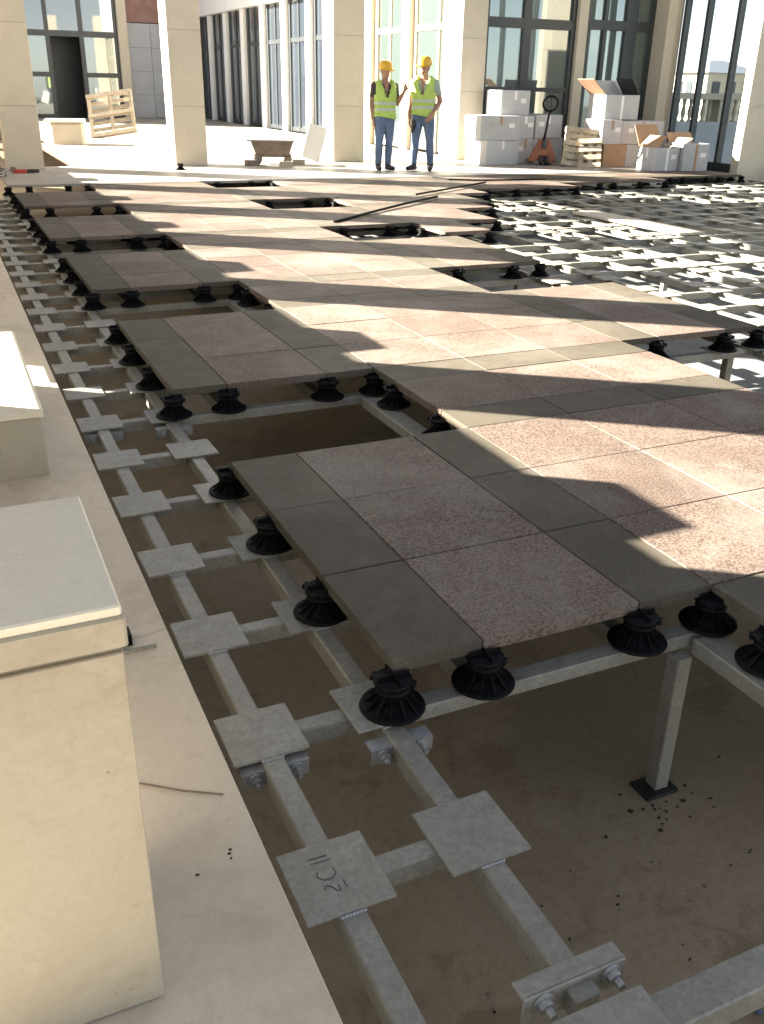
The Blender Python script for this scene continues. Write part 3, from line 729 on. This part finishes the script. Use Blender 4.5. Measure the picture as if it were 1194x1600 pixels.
# ------------------------------------------------------------------ pallet truck
e = tag(empty('pallet_truck', (10.72, 15.95, 0), R(-25)), 'orange hand pallet truck with a black loop handle standing by the cartons', 'pallet truck')
b = MB(); b.add([(-.27,-.05,.07),(.27,-.05,.07),(.10,-.05,.46),(-.10,-.05,.46),(-.27,.12,.07),(.27,.12,.07),(.10,.06,.46),(-.10,.06,.46)], [(0,1,2,3),(5,4,7,6),(4,0,3,7),(1,5,6,2),(3,2,6,7),(4,5,1,0)])
b.build('body', 'orange', e)
for s in (-1, 1): MB().box(s*.19-.08, s*.19+.08, .1, 1.1, .05, .09, c=.008).build('fork', 'orange', e)
MB().cone((0, -.09, .3), (0, -.06, .5), .05, .045, 14).build('pump', 'dark', e)
for s in (-1, 1):
    MB().cone((s*.05-.03, -.1, .09), (s*.05+.03, -.1, .09), .088, .088, 18).build('wheel', 'hose', e)
b = MB().tube([(-.02, -.08, .42), (.02, -.20, .95)], .025, 10)
lp = [(.02+.14*math.sin(t)*(1.0 if math.cos(t) < .3 else .95), -.20-.05*(1-math.cos(t)), 1.09-.13*math.cos(t)) for t in [2*math.pi*k/16 for k in range(17)]]
b.tube(lp, .021, 8); b.tube([(.02, -.20, .95), (.02, -.25, 1.21)], .014, 8); b.build('handle', 'plastic', e)

# ------------------------------------------------------------------ small things in the back
e = tag(empty('mortar_trolley', (5.62, 17.05, 0), R(-20)), 'low brown trolley with a metal tray between two cream columns', 'trolley')
b = MB(); b.add([(-.30,-.2,.18),(.30,-.2,.18),(.30,.2,.18),(-.30,.2,.18),(-.38,-.26,.40),(.38,-.26,.40),(.38,.26,.40),(-.38,.26,.40)], [(3,2,1,0),(0,1,5,4),(1,2,6,5),(2,3,7,6),(3,0,4,7)]); b.build('tray', 'rust', e)
MB().box(-.45, .40, -.28, .28, .40, .425).build('board', 'steel', e)
for sx in (-1, 1):
    for sy in (-1, 1): MB().cone((sx*.27, sy*.17-.03, .075), (sx*.27, sy*.17+.03, .075), .074, .074, 14).build('wheel', 'rust', e)
MB().box(-.33, .33, -.16, .16, .13, .18).build('frame', 'rust', e)
for k, (x, y, z, a) in enumerate(((-.46, -.15, 0, .3), (.42, -.1, 0, -.4), (.05, -.34, 0, .1))):
    q = tag(MB().box(-.11, .11, -.06, .06, .001, .09, c=.006).build('timber_offcut', 'wood' if k else 'rust', None, (5.62+x, 17.05+y-.12*k, z), (0, 0, a)), ('brown timber offcut on the floor left of the tray trolley', 'pale timber offcut on the floor right of the tray trolley', 'pale timber offcut on the floor in front of the tray trolley')[k], 'timber', 'offcuts round the trolley')
b = MB().box(-.17, .17, -.025, .025, .001, .62, Matrix.Rotation(R(17), 4, 'Y'))
tag(b.build('stone_slab', 'foam', None, (6.42, 17.28, .05), (R(-6), 0, R(-12))), 'white slab leaning against the column beside the trolley', 'slab')
e = tag(empty('stone_crate', (2.86, 23.4, 0), R(-10)), 'small cream stone block under a white board near the rear doorway', 'stone block')
MB().box(-.36, .36, -.3, .3, .002, .46, c=.05).build('body', 'lime', e); MB().box(-.46, .40, -.36, .34, .462, .52, c=.01).build('board', 'foam', e)
# poles and cable on the floor
def rod(pts, r, name, label, cat, m='plastic'): return tag(MB().tube(pts, r, 8).build(name, m), label, cat)
rod([(3.80, 9.50, .012), (5.2, 10.65, .03), (5.96, 11.25, .03)], .015, 'steel_pole', 'long dark pole lying across the opening in the sunlit paving', 'pole')
rod([(5.80, 11.55, .03), (7.62, 12.82, .03)], .013, 'steel_pole', 'dark pole lying on the far sunlit paving ahead of the workers', 'pole')
rod([(7.28, 13.96, .02), (7.36, 13.5, .02), (7.7, 13.25, .02), (8.52, 13.13, .02), (8.9, 13.1, .02)], .013, 'rubber_cable', 'black cable curling over the sunlit paving behind the poles', 'cable')
e = tag(empty('power_tool', (1.20, 16.1, 0)), 'small red and black tool on the floor by the leftmost column', 'tool')
MB().box(-.11, .09, -.035, .035, .001, .055, c=.012).build('body', 'redp', e); MB().cone((.09, 0, .03), (.27, .02, .03), .03, .024, 12).build('grip', 'hose', e); MB().cone((-.11, -.02, .05), (-.11, .02, .05), .05, .05, 16).build('disc', 'rust', e)
hp = [(.72+.22*math.cos(t)*(1+.1*math.sin(3*t)), 15.5+.5*math.sin(t), .02+.006*t) for t in [k*.35 for k in range(50)]]
rod(hp, .012, 'garden_hose', 'coiled grey hose at the left end of the paving', 'hose', 'dark')
pedestal(3.72, 16.2, 'lone black pedestal standing on the floor before the second column', 'loose pedestals', True).location.z = .001

# ------------------------------------------------------------------ workers
def smooth_union(o, vox, it=6):
    r = o.modifiers.new('union', 'REMESH'); r.mode = 'VOXEL'; r.voxel_size = vox; r.use_smooth_shade = True
    s = o.modifiers.new('relax', 'SMOOTH'); s.factor = .5; s.iterations = it
def hand(b, wrist, d, n, side, curl=.6):
    """palm with four fingers and a thumb; d = direction of the hand, n = palm normal (fingers curl towards it)"""
    d = Vector(d).normalized(); n = Vector(n).normalized(); s = d.cross(n).normalized()*side; w0 = Vector(wrist)
    for k in range(4):
        b.limb([(w0+s*(.018*(k-1.5))*.7, .014), (w0+d*.085+s*(.021*(k-1.5)), .0125)])
        ln = (.032, .038, .036, .028)[k]; p = w0+d*.085+s*(.022*(k-1.5)); a = d
        pts = [(p, .0105)]
        for q in range(3):
            a = (a*math.cos(curl*.55)+n*math.sin(curl*.55)).normalized(); p = p+a*ln*(1-.15*q); pts.append((p, .010-.001*q))
            n2 = (n-a*n.dot(a)); n = n2.normalized() if n2.length > 1e-4 else n
        b.limb(pts); n = Vector(n)
    p = w0+d*.025-s*.03
    b.limb([(p, .014), (p+d*.035-s*.022, .012), (p+d*.065-s*.028, .010)])
def person(loc, rz, arms, legs, label, shirt, lean=0, head_turn=0, sleeve=True, H=1.0):
    e = tag(empty('person', loc, rz), label, 'person', 'two workers in lime vests'); e.scale = (H, H, H)
    hd = Vector((0, -.015, 1.585)); mt = Matrix.Rotation(head_turn, 4, 'Z')
    V = lambda x, y, z: hd+(mt @ Vector((x, y, z)))
    body = MB()
    body.ball(hd, (.074, .092, .112), 18, 12, mt)
    body.ball(V(0, -.03, -.06), (.056, .062, .062), 14, 8, mt)          # jaw
    body.limb([(V(0, -.088, -.002), .011), (V(0, -.108, -.03), .015)])  # nose
    for s in (-1, 1): body.ball(V(s*.077, .008, -.01), (.012, .022, .032), 8, 6, mt); body.ball(V(s*.03, -.078, .022), (.02, .014, .01), 8, 6, mt)
    body.ball(V(0, -.088, -.062), (.026, .012, .009), 8, 6, mt)
    body.limb([((0, .015, 1.36), .07), ((0, .005, 1.44), .058), ((0, -.002, 1.53), .055)])
    body.limb([((-.1, .01, 1.33), .09), ((.1, .01, 1.33), .09)])
    body.limb([((0, 0, 1.3), .11), ((0, 0, 1.0), .10)])
    for sh, el, wr, hdir, hn, sd, cu in arms:
        body.limb([((sh[0]*.6, sh[1], sh[2]), .06), (sh, .056), ((Vector(sh)*.5+Vector(el)*.5), .05), (el, .040), (Vector(el)*.7+Vector(wr)*.3, .042), (wr, .027)])
        hand(body, wr, hdir, hn, sd, cu)
    ob = body.build('body', 'skin', e); smooth_union(ob, .008, 4)
    for s in (-1, 1): MB().ball(V(s*.03, -.089, .008), .010, 8, 6).build('eye', 'hair', e)
    hair = MB().ball(V(0, .02, .015), (.08, .085, .085), 14, 8, mt); hair.build('hair', 'hair', e)
    sh_ = MB()
    sh_.limb([((-.115, .01, 1.345), .074), ((.115, .01, 1.345), .074)]); sh_.limb([((-.07, 0, 1.28), .122), ((-.06, 0, .98), .108)]); sh_.limb([((.07, 0, 1.28), .122), ((.06, 0, .98), .108)])
    sh_.limb([((0, .012, 1.37), .068), ((0, .012, 1.41), .055)])
    for sh, el, *_ in arms: sh_.limb([((sh[0]*.6, sh[1], sh[2]-.01), .066), (sh, .058), (Vector(sh)*.42+Vector(el)*.58, .054)])
    o = sh_.build('shirt', shirt, e); smooth_union(o, .012)
    # vest: lofted shell with a V neck
    n = 72; vv = []; zs0 = [.86, .95, 1.05, 1.15, 1.25, 1.33, 1.39, 1.425]
    rx = [.190, .185, .178, .184, .195, .196, .176, .145]; ry = [.148, .142, .138, .144, .150, .138, .115, .09]
    zs = [.86+(1.425-.86)*k/30 for k in range(31)]
    def itp(z, t):
        for k in range(7):
            if z <= zs0[k+1]+1e-6: u = (z-zs0[k])/(zs0[k+1]-zs0[k]); u = u*u*(3-2*u); return t[k]*(1-u)+t[k+1]*u
    b = MB()
    for z, a, c in [(z, itp(z, rx), itp(z, ry)) for z in zs]:
        for k in range(n):
            t = 2*math.pi*k/n; px, py = a*math.copysign(abs(math.cos(t))**.8, math.cos(t)), c*math.copysign(abs(math.sin(t))**.8, math.sin(t))
            rp = 1+.022*math.sin(5*t+z*13)+.016*math.sin(9*t-z*30)+.012*math.sin(14*t+z*44); vv.append((px*rp, py*rp+.006, z+(.02*math.sin(2*t) if z < .9 else 0)))
    fs = []
    for j in range(len(zs)-1):
        for k in range(n):
            q = [vv[j*n+k], vv[j*n+(k+1) % n], vv[(j+1)*n+(k+1) % n], vv[(j+1)*n+k]]
            mx = sum(p[0] for p in q)/4; my = sum(p[1] for p in q)/4; mz = sum(p[2] for p in q)/4
            if my < 0 and mz > 1.14 and abs(mx) < (mz-1.14)*.36: continue       # V neck
            if mz > 1.22 and abs(mx) > .172: continue                            # arm holes
            fs.append((j*n+k, j*n+(k+1) % n, (j+1)*n+(k+1) % n, (j+1)*n+k))
    b.add(vv, fs, True); o = b.build('vest', 'vest', e)
    so_ = o.modifiers.new('thick', 'SOLIDIFY'); so_.thickness = .012; so_.offset = 1
    st = MB()
    for s in (-1, 1): st.limb([((s*.115, -.10, 1.33), .030), ((s*.11, -.03, 1.425), .034), ((s*.11, .07, 1.40), .034), ((s*.12, .115, 1.3), .03)])
    st.build('vest_strap', 'vest', o)
    for zc in (.985, 1.085):
        t_ = MB(); vs = []
        for z in (zc-.022, zc+.022):
            for k in range(n):
                t = 2*math.pi*k/n; vs.append((.199*math.copysign(abs(math.cos(t))**.8, math.cos(t)), .161*math.copysign(abs(math.sin(t))**.8, math.sin(t))+.006, z))
        t_.add(vs, [(k, (k+1) % n, n+(k+1) % n, n+k) for k in range(n)], True); t_.build('reflective_strip', 'tape', o)
    jn = MB(); jn.limb([((-.075, .0, .92), .118), ((.075, .0, .92), .118)]); jn.limb([((-.07, .02, .86), .115), ((.07, .02, .86), .115)])
    bt = MB()
    for hip, kn, an, toe in legs:
        jn.limb([(hip, .108), (Vector(hip)*.5+Vector(kn)*.5, .090), (kn, .068), (Vector(kn)*.6+Vector(an)*.4, .070), (Vector(an)+Vector((0, 0, .03)), .056)])
        a, t = Vector(an), Vector(toe); d = (t-a); d.z = 0
        bt.limb([((a.x, a.y, .13), .056), ((a.x, a.y, .055), .052)])
        bt.limb([((a.x-d.x*.3, a.y-d.y*.3, .045), .042), ((a.x+d.x*.5, a.y+d.y*.5, .048), .046), ((t.x, t.y, .04), .038)])
    o = jn.build('jeans', 'jeans', e); smooth_union(o, .012)
    o = bt.build('boots', 'boots', e); smooth_union(o, .01)
    hm = MB()
    prof = [(.132, -.004), (.134, .0), (.124, .012), (.120, .045), (.108, .085), (.082, .118), (.045, .136), (0.0, .141)]
    hc = V(0, 0, .03)
    for k in range(1):
        hm.lathe(prof, 24, (0, 0, 0), .92, 1.10)
    hm.lathe([(.0, .0), (.132, -.004)], 24, (0, 0, 0), .92, 1.10)
    for x in (-.03, 0, .03): hm.limb([((x, -.10, .06), .008), ((x, -.05, .122-abs(x)*.2), .010), ((x, .05, .122-abs(x)*.2), .010), ((x, .11, .05), .008)])
    ho = hm.build('hard_hat', 'helmet', e, tuple(hc), (R(6), 0, head_turn))
    br = MB(); br.add([(-.10, -.10, .0), (-.085, -.165, -.012), (0, -.185, -.016), (.085, -.165, -.012), (.10, -.10, .0), (-.10, -.10, .012), (-.085, -.163, -.004), (0, -.182, -.008), (.085, -.163, -.004), (.10, -.10, .012)],
                     [(0,1,2,3,4)[::-1], (5,6,7,8,9), (0,5,6,1)[::-1], (1,6,7,2)[::-1], (2,7,8,3)[::-1], (3,8,9,4)[::-1]], True)
    br.build('brim', 'helmet', ho)
    return e
# left worker: turned a little right, hand raised
person((7.09, 15.42, .001), R(-8),
       [((-.185, .02, 1.36), (-.225, .05, 1.08), (-.205, -.01, .83), (.1, -.1, -1), (1, 0, 0), 1, .5),
        ((.185, .02, 1.36), (.225, .0, 1.08), (.30, -.14, 1.27), (.15, -.35, .85), (-.6, -.5, .5), -1, .9)],
       [((-.085, 0, .87), (-.095, -.03, .47), (-.09, .03, .09), (-.10, -.11, .04)), ((.085, 0, .87), (.09, -.02, .47), (.085, .03, .09), (.15, -.10, .04))],
       'worker in a lime vest and yellow helmet raising one hand, left of the pair', 'tshirt', head_turn=.25, H=.985)
person((7.72, 15.2, .001), R(-38),
       [((-.185, .02, 1.36), (-.24, .05, 1.08), (-.225, -.03, .82), (0, -.15, -1), (1, 0, 0), 1, .7),
        ((.185, .02, 1.36), (.265, .06, 1.08), (.175, -.12, .90), (-.5, -.3, -.8), (-.5, .4, 0), -1, .6)],
       [((-.085, 0, .87), (-.12, -.03, .47), (-.15, .02, .09), (-.22, -.12, .04)), ((.085, 0, .87), (.13, -.02, .47), (.14, .03, .09), (.16, -.12, .04))],
       'worker in a lime vest and yellow helmet standing with lowered arms, right of the pair', 'polo', head_turn=-.2, H=1.03)
g_ = MB().limb([((0, 0, 0), .03), ((.01, .0, -.07), .035), ((-.01, .01, -.16), .022)])
tag(g_.build('work_gloves', 'hose', None, (7.52, 15.17, .80)), 'dark work gloves hanging from the right worker\'s hand', 'gloves')
